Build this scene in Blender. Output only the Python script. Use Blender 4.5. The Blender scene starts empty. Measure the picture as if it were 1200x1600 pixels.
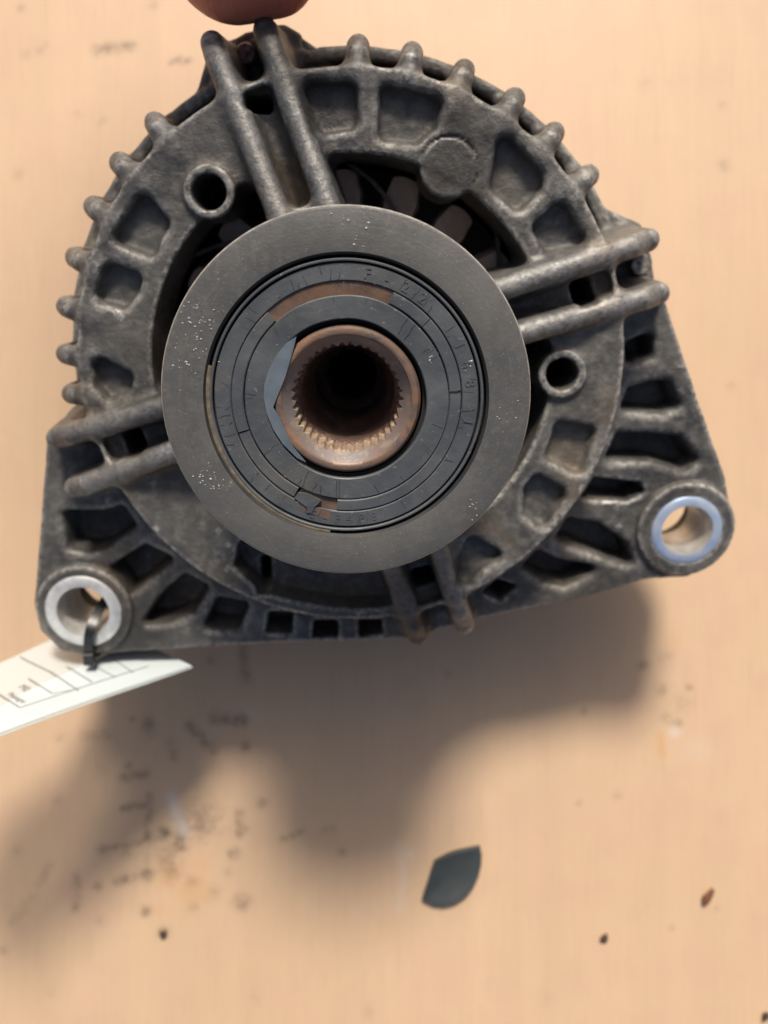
import bpy, math, random
import numpy as np
from mathutils import Matrix, Vector
R = math.radians
MM = 0.001
scene = bpy.context.scene
col = scene.collection
rng = np.random.default_rng(7)
random.seed(7)

# ---------------------------------------------------------------- camera
CAM_H = 255.0
cam_d = bpy.data.cameras.new('camera')
cam = bpy.data.objects.new('camera', cam_d); col.objects.link(cam)
cam.location = (0, 0, CAM_H * MM)
cam_d.sensor_fit = 'VERTICAL'; cam_d.sensor_height = 36.0; cam_d.sensor_width = 27.0
cam_d.lens = 1250.0 / 1600.0 * 36.0
cam_d.clip_start = 0.005; cam_d.clip_end = 50
cam_d.dof.use_dof = True; cam_d.dof.focus_distance = 0.137; cam_d.dof.aperture_fstop = 15.0
scene.camera = cam

# ---------------------------------------------------------------- light
SUN_OFF = Vector((-0.04, -1.03, -1.0))         # travel of the light
elev = math.atan2(1.0, math.hypot(SUN_OFF.x, SUN_OFF.y))
azim = math.atan2(-SUN_OFF.x, -SUN_OFF.y)
world = bpy.data.worlds.new('World'); scene.world = world; world.use_nodes = True
wn = world.node_tree
sky = wn.nodes.new('ShaderNodeTexSky'); sky.sky_type = 'NISHITA'; sky.sun_disc = False
sky.dust_density = 6.0; sky.sun_elevation = elev; sky.sun_rotation = azim
bg = wn.nodes['Background']; bg.inputs[1].default_value = 0.098
wn.links.new(sky.outputs[0], bg.inputs[0])
sd = bpy.data.lights.new('sun', 'SUN'); sd.energy = 4.9; sd.angle = R(11.0); sd.color = (1.0, 0.92, 0.80)
sun = bpy.data.objects.new('sun', sd); col.objects.link(sun)
sun.rotation_euler = SUN_OFF.to_track_quat('-Z', 'Y').to_euler()
sun.location = (0.1, 1, 1)
scene.view_settings.view_transform = 'Standard'; scene.view_settings.look = 'None'
scene.view_settings.exposure = -0.08; scene.view_settings.gamma = 1.0
scene.cycles.max_bounces = 8

# measured outlines, millimetres across the alternator axis
D = {
    'FINS': [(-42.2, 52.2), (-50.6, 44.3), (-57.2, 35.3), (-62.6, 24.6), (-66.0, 13.8), (-66.8, 3.0), (-66.1, -6.2), (1.8, 67.0), (13.2, 65.5), (24.3, 62.4), (35.3, 56.9), (44.4, 50.4), (52.4, 41.7)],
    'RING_OUT': [(-60.5, 1.9), (-58.4, 13.2), (-55.1, 23.9), (-50.4, 33.4), (-43.5, 41.4), (-35.6, 48.6), (-3.3, 59.3), (6.5, 59.1), (17.1, 56.4), (26.6, 51.5), (35.6, 45.9), (42.3, 40.1), (47.8, 35.3), (50.8, 29.2), (60.0, 2.4), (58.8, -10.7), (56.1, -20.2), (51.5, -29.9), (46.0, -38.6), (38.5, -45.0), (31.4, -49.5), (28.1, -53.8), (0.4, -58.8), (-14.2, -57.2), (-24.4, -55.0), (-31.2, -51.3), (-42.4, -44.4), (-50.8, -37.2), (-55.8, -30.7)],
    'RING_IN': [(-5.2, 44.6), (-3.5, 45.0), (6.5, 44.0), (15.5, 40.0), (24.6, 36.5), (32.6, 29.2), (36.8, 23.6), (45.5, -10.1), (40.7, -18.9), (35.8, -26.2), (-34.3, 27.5), (-37.6, 22.3), (-39.5, 18.2), (-40.0, 12.8), (-42.3, 6.6), (-43.2, -4.3), (7.4, -56.7), (-5.1, -56.9), (-20.9, -52.7), (-27.6, -40.5)],
    'POCKET0': [(-9.4, 56.6), (1.4, 57.0), (1.7, 48.5), (-6.5, 47.3)],
    'POCKET1': [(5.9, 56.2), (19.0, 54.1), (18.4, 49.3), (13.8, 45.2), (5.3, 47.0)],
    'POCKET2': [(30.7, 47.3), (40.3, 40.1), (40.5, 37.1), (35.0, 32.2), (28.4, 37.6)],
    'POCKET3': [(44.0, 35.0), (50.1, 26.7), (41.2, 24.2), (37.7, 29.9)],
    'POCKET4': [(-43.1, 36.5), (-37.7, 31.4), (-39.2, 27.4), (-42.5, 23.1), (-50.2, 27.1)],
    'POCKET5': [(-51.9, 22.7), (-44.5, 20.3), (-44.8, 17.1), (-49.5, 12.4), (-55.2, 15.0)],
    'POCKET6': [(-56.5, 2.7), (-48.1, -1.2), (-48.4, -4.3), (-54.8, -6.9), (-57.6, -3.3)],
    'POCKET7': [(46.1, -11.3), (54.9, -13.1), (52.3, -24.4), (43.8, -20.7)],
    'POCKET8': [(41.6, -23.8), (49.2, -27.4), (49.6, -29.0), (44.1, -37.4), (39.8, -34.8), (39.1, -26.8)],
    'POCKET9': [(27.6, -38.6), (35.1, -43.1), (31.3, -47.6), (25.3, -51.8), (23.9, -45.6)],
    'SKIRT': [(-74.5, -18.7), (-77.9, -36.4), (-82.9, -61.3), (-82.2, -68.5), (-77.5, -74.6), (-70.1, -75.7), (-59.2, -74.9), (-23.1, -72.8), (13.8, -71.7), (29.6, -66.5), (56.8, -60.9), (74.6, -55.3), (85.3, -54.7), (92.3, -50.9), (95.6, -43.1), (92.1, -28.9), (84.5, -12.8), (72.4, 14.1)],
    'WINDOW0': [(63.6, 5.1), (70.4, 7.3), (71.9, 1.7), (67.2, -0.6), (64.2, -0.6)],
    'WINDOW1': [(64.4, -6.6), (69.9, -3.6), (76.7, -3.9), (79.6, -10.7), (76.4, -12.8), (63.5, -11.2)],
    'WINDOW2': [(62.5, -17.5), (69.9, -16.6), (81.4, -18.2), (85.5, -24.3), (83.7, -26.4), (73.3, -25.2), (60.8, -22.9)],
    'WINDOW3': [(58.4, -28.4), (71.2, -29.8), (72.3, -31.8), (68.6, -34.4), (55.9, -33.3)],
    'WINDOW4': [(52.0, -38.7), (60.5, -39.0), (70.5, -46.9), (71.6, -51.5), (66.0, -50.7), (49.8, -43.4)],
    'WINDOW5': [(44.8, -47.1), (50.7, -48.5), (62.2, -52.8), (55.3, -57.7), (47.3, -56.9), (41.7, -51.6)],
    'WINDOW6': [(36.0, -54.8), (41.4, -56.9), (37.2, -61.5), (32.2, -58.6)],
    'WINDOW7': [(0.1, -66.3), (6.8, -66.2), (7.1, -70.0), (0.4, -71.3)],
    'WINDOW8': [(-11.5, -66.2), (-4.7, -66.3), (-4.6, -71.0), (-12.0, -71.2)],
    'WINDOW9': [(-23.0, -63.5), (-16.3, -64.0), (-16.8, -70.0), (-24.0, -69.8)],
    'WINDOW10': [(-36.4, -59.1), (-27.2, -61.1), (-30.3, -70.0), (-40.4, -68.6)],
    'WINDOW11': [(-42.5, -52.5), (-37.2, -56.1), (-40.5, -63.9), (-50.7, -67.8), (-55.7, -67.4), (-52.4, -60.2)],
    'WINDOW12': [(-52.2, -44.4), (-45.8, -48.7), (-54.1, -56.9), (-60.2, -59.7), (-63.5, -51.7)],
    'WINDOW13': [(-60.9, -35.6), (-56.4, -35.0), (-54.0, -39.7), (-62.6, -47.4), (-68.8, -48.3), (-73.4, -46.5), (-73.5, -36.4)],
    'RAIL_TIP': [(-27.9, 65.2), (-17.1, 67.7), (65.0, 27.3), (68.4, 16.1), (-69.1, -16.3), (-66.4, -28.4), (15.7, -67.6), (27.3, -64.5)],
    'RAIL_IN': [(-14.6, 32.2), (-4.9, 34.6), (29.1, 16.5), (32.2, 7.2), (-36.7, -6.3), (-34.6, -15.7), (6.5, -39.4), (18.6, -37.9)],
    'BOSS': [(-29.1, 36.4), (46.2, -1.0)],
    'DISC': [(20.2, 41.1)],
    'EARBOSS': [(-69.8, -62.6), (83.0, -41.5)],
    'RIMEAR': [(-36.7, 61.3), (-31.5, 65.9), (-15.5, 72.9), (-8.9, 70.4), (-7.5, 67.8), (70.8, 25.3), (77.1, 12.2), (21.7, 64.3), (8.7, 66.9)],
    'BOLT': [(-22.8, 65.9), (67.2, 21.9)],
    'FLOORHOLE': [(-18.5, 53.4)],
    'DARKSLOT': [(-22.3, -50.0)],
    'FLAP': [(-8.1, 10.7), (-8.5, 9.2), (-9.3, 6.7), (-10.2, 4.0), (-11.5, 1.1), (-12.4, -1.0), (-11.4, -2.9), (-10.4, -5.3), (-9.1, -8.1), (-7.2, -10.5), (-8.7, -9.7), (-11.0, -7.3), (-12.5, -4.8), (-13.5, -2.0), (-13.9, 0.7), (-13.7, 2.8), (-12.9, 5.2), (-11.5, 7.7), (-9.8, 9.6)],
}
D_GRIT = [(-24.6, 13.9, 1.2, 18), (-24.6, 10.8, 1.2, 16), (-21.6, 12.8, 1.0, 16), (-22.3, 5.9, 0.8, 9), (-25.1, -12.9, 1.0, 13), (-21.6, -14.3, 1.1, 15), (-23.4, -12.3, 0.9, 8), (-25.9, 6.2, 1.6, 14), (14.2, 6.9, 0.3, 6), (20.1, 5.8, 0.4, 10), (26.8, -2.0, 1.4, 10), (2.2, 27.1, 2.0, 16), (21.9, -18.9, 1.0, 10)]
STAINS = [
    ('grime', 1.02, 0.475, [(-80.2, -66.0)]),
    ('grime', 2.04, 0.48, [(-75.1, -66.6), (-74.9, -69.4)]),
    ('grime', 1.7, 0.52, [(-61.9, -68.0), (-57.8, -72.1), (-54.4, -76.2)]),
    ('grime', 2.04, 0.6000000000000001, [(-53.7, -65.6), (-49.0, -66.3), (-44.9, -66.6)]),
    ('grime', 1.63, 0.475, [(-44.2, -74.8)]),
    ('grime', 1.63, 0.32000000000000006, [(-68.0, -73.4), (-67.0, -78.2)]),
    ('grime', 1.43, 0.475, [(-81.3, -80.9)]),
    ('grime', 1.63, 0.52, [(-83.0, -84.5), (-79.6, -84.0), (-76.2, -83.5)]),
    ('grime', 1.43, 0.5599999999999999, [(-83.0, -94.5), (-79.6, -94.0), (-76.2, -93.7)]),
    ('grime', 1.33, 0.48, [(-74.7, -90.4), (-74.9, -95.9), (-75.3, -102.7)]),
    ('grime', 1.7, 0.76, [(-75.5, -103.7)]),
    ('grime', 2.55, 0.8075, [(-70.0, -102.7)]),
    ('grime', 3.4, 0.76, [(-65.3, -105.4)]),
    ('grime', 1.02, 0.44000000000000006, [(-89.8, -107.4), (-81.6, -106.2), (-71.4, -103.7)]),
    ('grime', 1.63, 0.57, [(-89.8, -107.4)]),
    ('grime', 1.53, 0.475, [(-82.3, -109.1)]),
    ('grime', 1.02, 0.27999999999999997, [(-75.1, -105.4), (-75.5, -115.6)]),
    ('grime', 1.7, 0.475, [(-91.1, -119.3)]),
    ('grime', 1.53, 0.6000000000000001, [(-85.0, -118.0), (-82.3, -117.0)]),
    ('grime', 2.21, 0.8075, [(-75.5, -115.5)]),
    ('grime', 1.43, 0.475, [(-79.6, -116.6)]),
    ('grime', 1.63, 0.36000000000000004, [(-97.9, -116.3), (-98.1, -125.8)]),
    ('grime', 1.53, 0.475, [(-98.3, -126.1)]),
    ('grime', 1.87, 0.6649999999999999, [(-76.2, -127.2)]),
    ('grime', 1.63, 0.855, [(-70.2, -134.0)]),
    ('grime', 6.8, 0.5225, [(-58.5, -98.6)]),
    ('grime', 3.74, 0.57, [(-59.8, -100.0)]),
    ('grime', 1.53, 0.52, [(-46.2, -95.9), (-46.4, -102.7)]),
    ('grime', 1.43, 0.32000000000000006, [(-46.9, -98.9), (-44.2, -101.0)]),
    ('grime', 2.04, 0.57, [(-47.9, -108.8)]),
    ('grime', 1.7, 0.5225, [(-39.1, -92.8)]),
    ('grime', 2.72, 0.57, [(-45.2, -124.4)]),
    ('grime', 2.04, 0.24, [(-53.7, -120.4), (-54.7, -122.4)]),
    ('grime', 3.74, 0.44000000000000006, [(-68.7, -109.5), (-67.7, -113.6)]),
    ('grime', 2.21, 0.285, [(-61.2, -117.6)]),
    ('grime', 1.53, 0.33249999999999996, [(-95.2, -71.4)]),
    ('grime', 1.53, 0.2375, [(-88.4, -71.4)]),
    ('grime', 1.7, 0.19, [(-89.8, -81.9)]),
    ('grime', 1.7, 0.2375, [(-103.4, -72.1)]),
    ('grime', 1.7, 0.2375, [(-49.6, -114.9)]),
    ('grime', 1.63, 0.285, [(-60.9, -126.1)]),
    ('grime', 1.53, 0.2375, [(-90.4, -130.6)]),
    ('grime', 1.43, 0.2, [(-110.2, -119.0), (-106.1, -112.2)]),
    ('grime', 1.7, 0.2375, [(-32.0, -104.7)]),
    ('grime', 1.22, 0.3, [(-16.3, -101.0), (-19.4, -101.4)]),
    ('grime', 1.22, 0.35, [(-26.5, -102.0), (-32.6, -104.4)]),
    ('grime', 1.43, 0.4, [(-13.3, -108.5)]),
    ('grime', 1.43, 0.3, [(74.5, -90.0)]),
    ('grime', 1.22, 0.4, [(63.6, -63.6)]),
    ('grime', 1.02, 0.3, [(62.2, -92.6)]),
    ('grime', 1.22, 0.3, [(20.4, -52.0)]),
    ('grime', 1.84, 0.5, [(-91.4, 147.3), (-85.7, 148.1), (-80.6, 148.5)]),
    ('grime', 1.22, 0.4, [(-115.9, 160.8)]),
    ('grime', 0.9, 0.6, [(-67.7, 143.4), (-65.3, 144.4), (-64.3, 143.0), (-61.6, 144.2)]),
    ('grime', 1.43, 0.25, [(-114.2, 145.9)]),
    ('grime', 1.22, 0.25, [(-109.8, 146.9), (-108.1, 148.9)]),
    ('grime', 1.63, 0.3, [(-116.7, 107.7)]),
    ('grime', 1.63, 0.3, [(-73.8, 161.6)]),
    ('grime', 1.22, 0.25, [(-97.9, 126.5)]),
    ('grime', 1.02, 0.2, [(-90.8, 123.4), (-88.7, 125.5)]),
    ('grime', 1.84, 0.3, [(108.5, 110.6)]),
    ('grime', 1.43, 0.22, [(107.7, 129.5)]),
    ('grime', 1.22, 0.3, [(110.8, 39.8)]),
    ('grime', 1.84, 0.15, [(83.6, 136.7)]),
    ('grime', 1.84, 0.5, [(82.6, -49.0)]),
    ('grime', 2.04, 0.4, [(88.7, -56.7)]),
    ('grime', 1.22, 0.45, [(97.3, -56.1)]),
    ('grime', 1.63, 0.35, [(89.8, -65.3), (93.8, -67.3)]),
    ('grime', 2.86, 0.25, [(89.8, -46.9)]),
    ('grime', 3.26, 0.22, [(94.9, -61.2)]),
    ('grime', 0.9, 0.4, [(91.8, -132.6)]),
    ('grime', 0.9, 0.25, [(106.1, -126.5)]),
    ('grime', 1.63, 0.2, [(-111.2, -122.4), (-118.3, -130.6)]),
    ('grime', 2.04, 0.35, [(-44.9, -42.8), (-43.9, -53.0)]),
    ('grime', 2.04, 0.3, [(-55.1, -46.9)]),
    ('grime', 1.43, 0.4, [(-121.4, -139.7)]),
    ('grime', 2.04, 0.12, [(-106.1, -153.0)]),
    ('grime', 2.45, 0.15, [(-5.1, -159.1)]),
    ('grime', 2.04, 0.12, [(-40.8, -155.0)]),
    ('grime', 2.86, 0.1, [(51.0, -155.0)]),
    ('grime', 2.04, 0.15, [(-117.3, -108.1)]),
    ('grime', 1.63, 0.2, [(-104.0, -91.8)]),
    ('grime', 1.43, 0.3, [(-95.9, -71.4), (-88.7, -71.0)]),
    ('pale', 1.84, 0.6, [(-68.1, -90.8), (-65.7, -96.9), (-63.6, -102.0)]),
    ('pale', 1.22, 0.22, [(4.5, -106.1), (6.1, -114.2), (5.1, -126.5)]),
    ('pale', 1.84, 0.3, [(8.2, -109.1)]),
    ('pale', 1.84, 0.5, [(92.8, -70.0)]),
    ('pale', 1.63, 0.4, [(-42.8, -64.3)]),
    ('pale', 4.08, 0.15, [(100.0, -75.5)]),
    ('orange', 1.43, 0.4, [(88.1, -71.4), (88.5, -77.5)]),
    ('orange', 5.71, 0.35, [(-61.2, -120.4)]),
    ('orange', 4.49, 0.35, [(-68.3, -116.3)]),
    ('orange', 4.08, 0.25, [(-59.2, -112.2)]),
    ('orange', 2.45, 0.2, [(-71.4, -126.5)]),
    ('orange', 2.86, 0.15, [(91.8, -40.8)]),
]
TAG_PTS = {'frame': [(-51.1, -40.7, 45.0), (-107.5, -58.3, 86.0), (-94.4, -36.3, 28.0)], 'lines': [(42.6, 17.7, 40.2, 7.9, 0.31), (34.8, 20.2, 32.2, 9.3, 0.31), (29.4, 20.1, 26.7, 6.4, 0.31), (25.2, 20.1, 22.7, 8.3, 0.31), (20.1, 18.3, 17.1, 6.6, 0.25), (14.0, 15.5, 12.7, 6.1, 0.25), (40.2, 7.8, 8.3, 7.0, 0.31), (33.5, 32.7, 29.4, 20.1, 0.25), (32.2, 9.3, 26.5, 7.1, 0.19)], 'mir': 1, 'text': [('M2', 37.6, 16.1, 2.6, -1.853), ('Passager', 40.1, 12.5, 2.09, -1.853)], 'outline': [(-0.9, 0, 1.7), (6.9, 0, 20.7), (11, 0, 35), (22.9, 0, 37.8), (39.4, 0, 33), (58, 0, 36), (80, 0, 30)], 'sheet': [(-0.5, 0.3, 1.6), (4.5, 0.3, 20), (6, 0.3, 21.5), (22, 0.3, 18.0), (38, 0.3, 14), (52, 0.3, 7.5), (66, 0.3, 0.6)]}
SHARD = [(12.04, -122.82), (12.75, -120.57), (13.94, -117.01), (15.24, -112.74), (16.07, -110.61), (18.09, -109.54), (20.46, -108.36), (22.83, -107.53), (26.62, -106.7), (30.41, -105.99), (31.01, -108.71), (30.77, -112.03), (29.94, -115.35), (28.28, -118.91), (25.91, -121.87), (22.83, -123.89), (19.27, -124.95), (15.95, -124.72), (13.58, -123.77)]
CRUMBS = [(103.0, -121.8, 1.7, 1, 'largest crumb, dark with a reddish side, at the right edge of the bench'), (70.2, -135.3, 1.1, 0, 'small round dark crumb right of the plastic shard'), (-70.2, -134.0, 1.1, 0, 'small dark crumb below the stained patch at lower left'), (121.2, -160.3, 1.2, 0, 'dark crumb in the bottom right corner of the picture')]

# ---------------------------------------------------------------- materials
class NT:
    """small helper round a node tree"""
    def __init__(s, name):
        s.m = bpy.data.materials.new(name); s.m.use_nodes = True
        s.t = s.m.node_tree; s.b = s.t.nodes['Principled BSDF']
        s.co = s.t.nodes.new('ShaderNodeTexCoord').outputs['Object']
    def n(s, kind, **kw):
        x = s.t.nodes.new(kind)
        for k, v in kw.items():
            if k in ('inp',):
                for i, val in v.items(): s.set(x, i, val)
            else: setattr(x, k, v)
        return x
    def set(s, x, i, val):
        if isinstance(val, bpy.types.NodeSocket): s.t.links.new(val, x.inputs[i])
        else: x.inputs[i].default_value = val
    def noise(s, scale, detail=4, rough=.55, vec=None, dist=0):
        x = s.n('ShaderNodeTexNoise', inp={'Vector': vec or s.co, 'Scale': scale, 'Detail': detail, 'Roughness': rough, 'Distortion': dist})
        return x.outputs[0]
    def vec(s, sx, sy, sz):
        return s.n('ShaderNodeMapping', inp={0: s.co, 3: (sx, sy, sz)}).outputs[0]
    def ramp(s, f, lo, hi, a=0.0, b=1.0):
        return s.n('ShaderNodeMapRange', inp={0: f, 1: lo, 2: hi, 3: a, 4: b}).outputs[0]
    def mix(s, f, a, b):
        x = s.n('ShaderNodeMix', data_type='RGBA')
        s.set(x, 0, f)
        for i, c in ((6, a), (7, b)): s.set(x, i, c if isinstance(c, bpy.types.NodeSocket) else (*c, 1.0))
        return x.outputs[2]
    def math(s, op, a, b=0.0):
        x = s.n('ShaderNodeMath', operation=op); s.set(x, 0, a); s.set(x, 1, b); return x.outputs[0]
    def put(s, **kw):
        for k, v in kw.items():
            k = k.replace('_', ' ')
            if k == 'Base Color' and not isinstance(v, bpy.types.NodeSocket): v = (*v, 1.0)
            s.set(s.b, k, v)
    def bump(s, h, dist, strength=1.0):
        x = s.n('ShaderNodeBump', inp={'Height': h, 'Distance': dist, 'Strength': strength})
        s.t.links.new(x.outputs[0], s.b.inputs['Normal'])

def mat_cast(name='cast_aluminium', shiny=False):
    k = NT(name)
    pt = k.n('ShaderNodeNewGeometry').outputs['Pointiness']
    base = k.mix(k.ramp(k.noise(60, 5), .35, .7), (.056, .056, .059), (.140, .133, .121))
    base = k.mix(k.ramp(k.noise(34, 5), .50, .68), base, (.150, .112, .078))
    base = k.mix(k.ramp(k.noise(420, 3), .45, .7, 0, .55), base, (.23, .215, .19))
    wear = k.math('MULTIPLY', k.ramp(pt, .505, .535), k.ramp(k.noise(800, 4, .7), .38, .60))
    base = k.mix(wear, base, (.44, .425, .40))
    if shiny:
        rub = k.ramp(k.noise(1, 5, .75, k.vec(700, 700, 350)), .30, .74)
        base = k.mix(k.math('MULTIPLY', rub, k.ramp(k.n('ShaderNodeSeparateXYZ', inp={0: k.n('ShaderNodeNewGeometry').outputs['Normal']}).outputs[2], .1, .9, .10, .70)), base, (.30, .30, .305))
    oil = k.ramp(k.noise(24, 5, .6, None, .4), .50, .66, 0, .75)
    base = k.mix(oil, base, (.040, .037, .035))
    scuff = k.math('MULTIPLY', k.ramp(k.noise(38, 3), .64, .74), k.ramp(k.noise(900, 4, .7), .40, .62))
    base = k.mix(scuff, base, (.40, .42, .45))
    cav_shade = k.math('MULTIPLY', k.ramp(pt, .42, .492, 1.0, 0), k.ramp(k.noise(120, 4), .25, .6, .45, .95))  # recess grime, darkened so its colour also stands in for shade in hollows
    base = k.mix(cav_shade, base, (.034, .026, .019))
    sp = k.ramp(k.noise(2300, 3), .68, .76)
    base = k.mix(sp, base, (.30, .29, .27))
    k.put(Base_Color=base, Metallic=k.ramp(wear, 0, 1, .22, .38) if not shiny else .5, Roughness=k.ramp(k.noise(150, 4), .3, .7, .42, .66) if not shiny else k.ramp(k.noise(300, 4), .3, .7, .44, .60))
    h = k.math('ADD', k.noise(900, 4, .6), k.math('MULTIPLY', k.noise(220, 3), .6))
    h = k.math('ADD', h, k.math('MULTIPLY', k.noise(2600, 3, .7), .35))
    k.bump(h, .00024, .85)
    return k.m

def mat_rust(name, c1, c2, c3, metal=.3, rough=.65, s=1.0):
    k = NT(name)
    b = k.mix(k.ramp(k.noise(160*s, 5), .38, .64), c1, c2)
    b = k.mix(k.ramp(k.noise(420*s, 4), .52, .68), b, c3)
    k.put(Base_Color=b, Metallic=metal, Roughness=rough)
    k.bump(k.noise(1200, 4), .00012, .6)
    return k.m

def mat_steel_face():
    k = NT('pulley_steel')
    b = k.mix(k.ramp(k.noise(70, 5), .35, .68), (.118, .117, .114), (.172, .166, .153))
    b = k.mix(k.ramp(k.noise(900, 3), .50, .70, 0, .5), b, (.195, .182, .160))
    b = k.mix(k.ramp(k.noise(2200, 2), .66, .74), b, (.30, .28, .25))
    b = k.mix(k.ramp(k.noise(35, 3), .55, .75, 0, .5), b, (.065, .067, .070))
    sx = k.n('ShaderNodeSeparateXYZ', inp={0: k.co})
    rad = k.math('SQRT', k.math('ADD', k.math('MULTIPLY', sx.outputs[0], sx.outputs[0]), k.math('MULTIPLY', sx.outputs[1], sx.outputs[1])))
    turn = k.n('ShaderNodeTexNoise', noise_dimensions='1D', inp={'W': rad, 'Scale': 2600.0, 'Detail': 3.0}).outputs[0]
    b = k.mix(k.ramp(turn, .45, .75, 0, .16), b, (.21, .20, .185))
    k.put(Base_Color=b, Metallic=.35, Roughness=k.ramp(k.noise(300, 4), .3, .7, .40, .60))
    k.bump(k.math('ADD', k.noise(1600, 4, .6), k.math('MULTIPLY', turn, .25)), .0001, .5)
    return k.m

def mat_cap():
    k = NT('cap_plastic')
    b = k.mix(k.ramp(k.noise(120, 5), .35, .7), (.060, .067, .075), (.098, .106, .114))
    b = k.mix(k.ramp(k.noise(1300, 2), .68, .74, 0, .7), b, (.22, .20, .17))
    b = k.mix(k.ramp(k.noise(90, 5, .65), .52, .70, 0, .5), b, (.135, .128, .115))
    k.put(Base_Color=b, Roughness=k.ramp(k.noise(260, 4), .3, .7, .40, .65))
    k.bump(k.noise(420, 5, .6), .00022, .6)
    return k.m

def mat_plain(name, c, rough=.5, metal=0.0, c2=None, s=200, bump=0):
    k = NT(name)
    if c2: k.put(Base_Color=k.mix(k.ramp(k.noise(s, 4), .35, .68), c, c2))
    else: k.put(Base_Color=c)
    k.put(Roughness=rough, Metallic=metal)
    if bump: k.bump(k.noise(s * 3, 4), bump, .6)
    return k.m

def mat_bench():
    k = NT('bench_laminate')
    def att(n): return k.n('ShaderNodeAttribute', attribute_name=n).outputs['Fac']
    streak = k.noise(1, 4, .6, k.vec(90, 4, 1))
    fine = k.noise(1, 3, .6, k.vec(420, 14, 1))
    b = k.mix(k.ramp(k.noise(7, 3), .3, .7), (.530, .370, .234), (.580, .412, .270))
    b = k.mix(k.ramp(streak, .40, .70, 0, .28), b, (.68, .47, .30))
    b = k.mix(k.ramp(k.noise(1, 4, .6, k.vec(300, 60, 1)), .5, .75, 0, .22), b, (.53, .34, .21))
    b = k.mix(k.ramp(k.noise(70, 5), .50, .74, 0, .38), b, (.50, .34, .235))
    b = k.mix(k.ramp(k.noise(26, 5, .65), .44, .70, 0, .42), b, (.56, .36, .255))
    b = k.mix(k.ramp(k.noise(1, 5, .7, k.vec(700, 45, 1)), .52, .75, 0, .42), b, (.46, .31, .20))
    b = k.mix(att('orange'), b, (.55, .27, .09))
    b = k.mix(att('pale'), b, (.62, .58, .55))
    wob = k.ramp(k.noise(300, 5, .75), .32, .62, .05, 1.2)
    g = k.math('MULTIPLY', att('grime'), wob)
    b = k.mix(k.math('MINIMUM', g, .93), b, (.055, .043, .036))
    k.put(Base_Color=b, Roughness=.55)
    k.bump(k.math('ADD', streak, fine), .0001, .25)
    return k.m

def mat_skin():
    k = NT('skin')
    b = k.mix(k.ramp(k.noise(90, 4), .35, .65), (.54, .15, .10), (.62, .22, .15))
    k.put(Base_Color=b, Roughness=.5)
    k.b.inputs['Subsurface Weight'].default_value = .6
    k.b.inputs['Subsurface Radius'].default_value = (.012, .004, .002)
    k.b.inputs['Subsurface Scale'].default_value = .5
    rid = k.n('ShaderNodeTexWave', inp={'Vector': k.co, 'Scale': 260.0, 'Distortion': 4.0, 'Detail': 2.0}).outputs[1]
    k.bump(k.math('ADD', k.math('MULTIPLY', rid, .35), k.math('MULTIPLY', k.noise(420, 5, .65), 2.0)), .00016, .6)
    return k.m

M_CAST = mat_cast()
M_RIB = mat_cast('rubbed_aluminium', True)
M_FACE = mat_steel_face()
M_EDGE = mat_plain('worn_steel_edge', (.36, .36, .36), .4, .2, (.17, .17, .17), 600)
M_GROOVE = mat_plain('groove_dark', (.022, .024, .028), .6, .2, (.04, .036, .03), 300)
M_CAP = mat_cap()
M_FLAP = mat_plain('cap_sheen', (.14, .17, .20), .40, 0, (.10, .125, .15), 300)
M_RUST = mat_rust('orange_rust', (.21, .115, .068), (.095, .066, .056), (.15, .115, .098), s=1.2)
M_HUB = mat_rust('rusty_hub', (.20, .135, .105), (.28, .165, .105), (.14, .11, .10), .35, .5)
M_CONE = mat_rust('hub_cone_steel', (.20, .175, .175), (.23, .165, .14), (.32, .25, .19), .35, .5)
M_SPL = mat_rust('spline_rust', (.36, .27, .19), (.25, .15, .105), (.55, .45, .33), .2, .6)
M_BORE = mat_rust('bore_rust', (.17, .105, .082), (.115, .066, .050), (.22, .155, .12), .2, .65)
M_BACK = mat_plain('cap_shadow_gap', (.018, .016, .015), .9)
M_CRACK = mat_plain('crack_black', (.008, .008, .009), .8)
M_DUST = mat_plain('pale_dust', (.46, .45, .43), .8, 0, (.30, .28, .24), 900)
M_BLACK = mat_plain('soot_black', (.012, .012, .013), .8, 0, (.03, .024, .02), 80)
M_FAN = mat_rust('fan_steel', (.46, .345, .285), (.22, .16, .13), (.54, .43, .37), .1, .6, .6)
M_BLADE = mat_rust('blade_steel', (.10, .085, .08), (.06, .05, .048), (.16, .13, .12), .4, .5, .5)
M_COPPER = mat_rust('copper_winding', (.20, .085, .05), (.12, .05, .035), (.28, .13, .08), .5, .5)
M_ZINC = mat_plain('zinc_bushing', (.82, .82, .81), .36, .5, (.52, .52, .52), 240, .00004)
M_BLUE = mat_plain('blue_zinc_bushing', (.42, .55, .78), .32, .5, (.62, .68, .78), 260, .00004)
M_BRIGHT = mat_plain('bright_bore', (.78, .78, .76), .28, .6, (.55, .53, .50), 300)
M_BENCH = mat_bench()
M_TAG = mat_plain('laminated_paper', (.56, .62, .64), .32, 0, (.51, .565, .585), 60)
def mat_sleeve():
    k = NT('milky_plastic')
    k.put(Base_Color=(.68, .74, .76), Roughness=.35)
    tr = k.n('ShaderNodeBsdfTransparent', inp={0: (.97, .97, .96, 1)})
    mx = k.n('ShaderNodeMixShader', inp={0: .55})
    k.t.links.new(k.b.outputs[0], mx.inputs[1]); k.t.links.new(tr.outputs[0], mx.inputs[2])
    k.t.links.new(mx.outputs[0], k.t.nodes['Material Output'].inputs[0])
    return k.m
M_SLV = mat_sleeve()
M_INK = mat_plain('grey_ink', (.12, .125, .135), .5)
M_INKL = mat_plain('faded_ink', (.45, .47, .47), .5)
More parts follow.
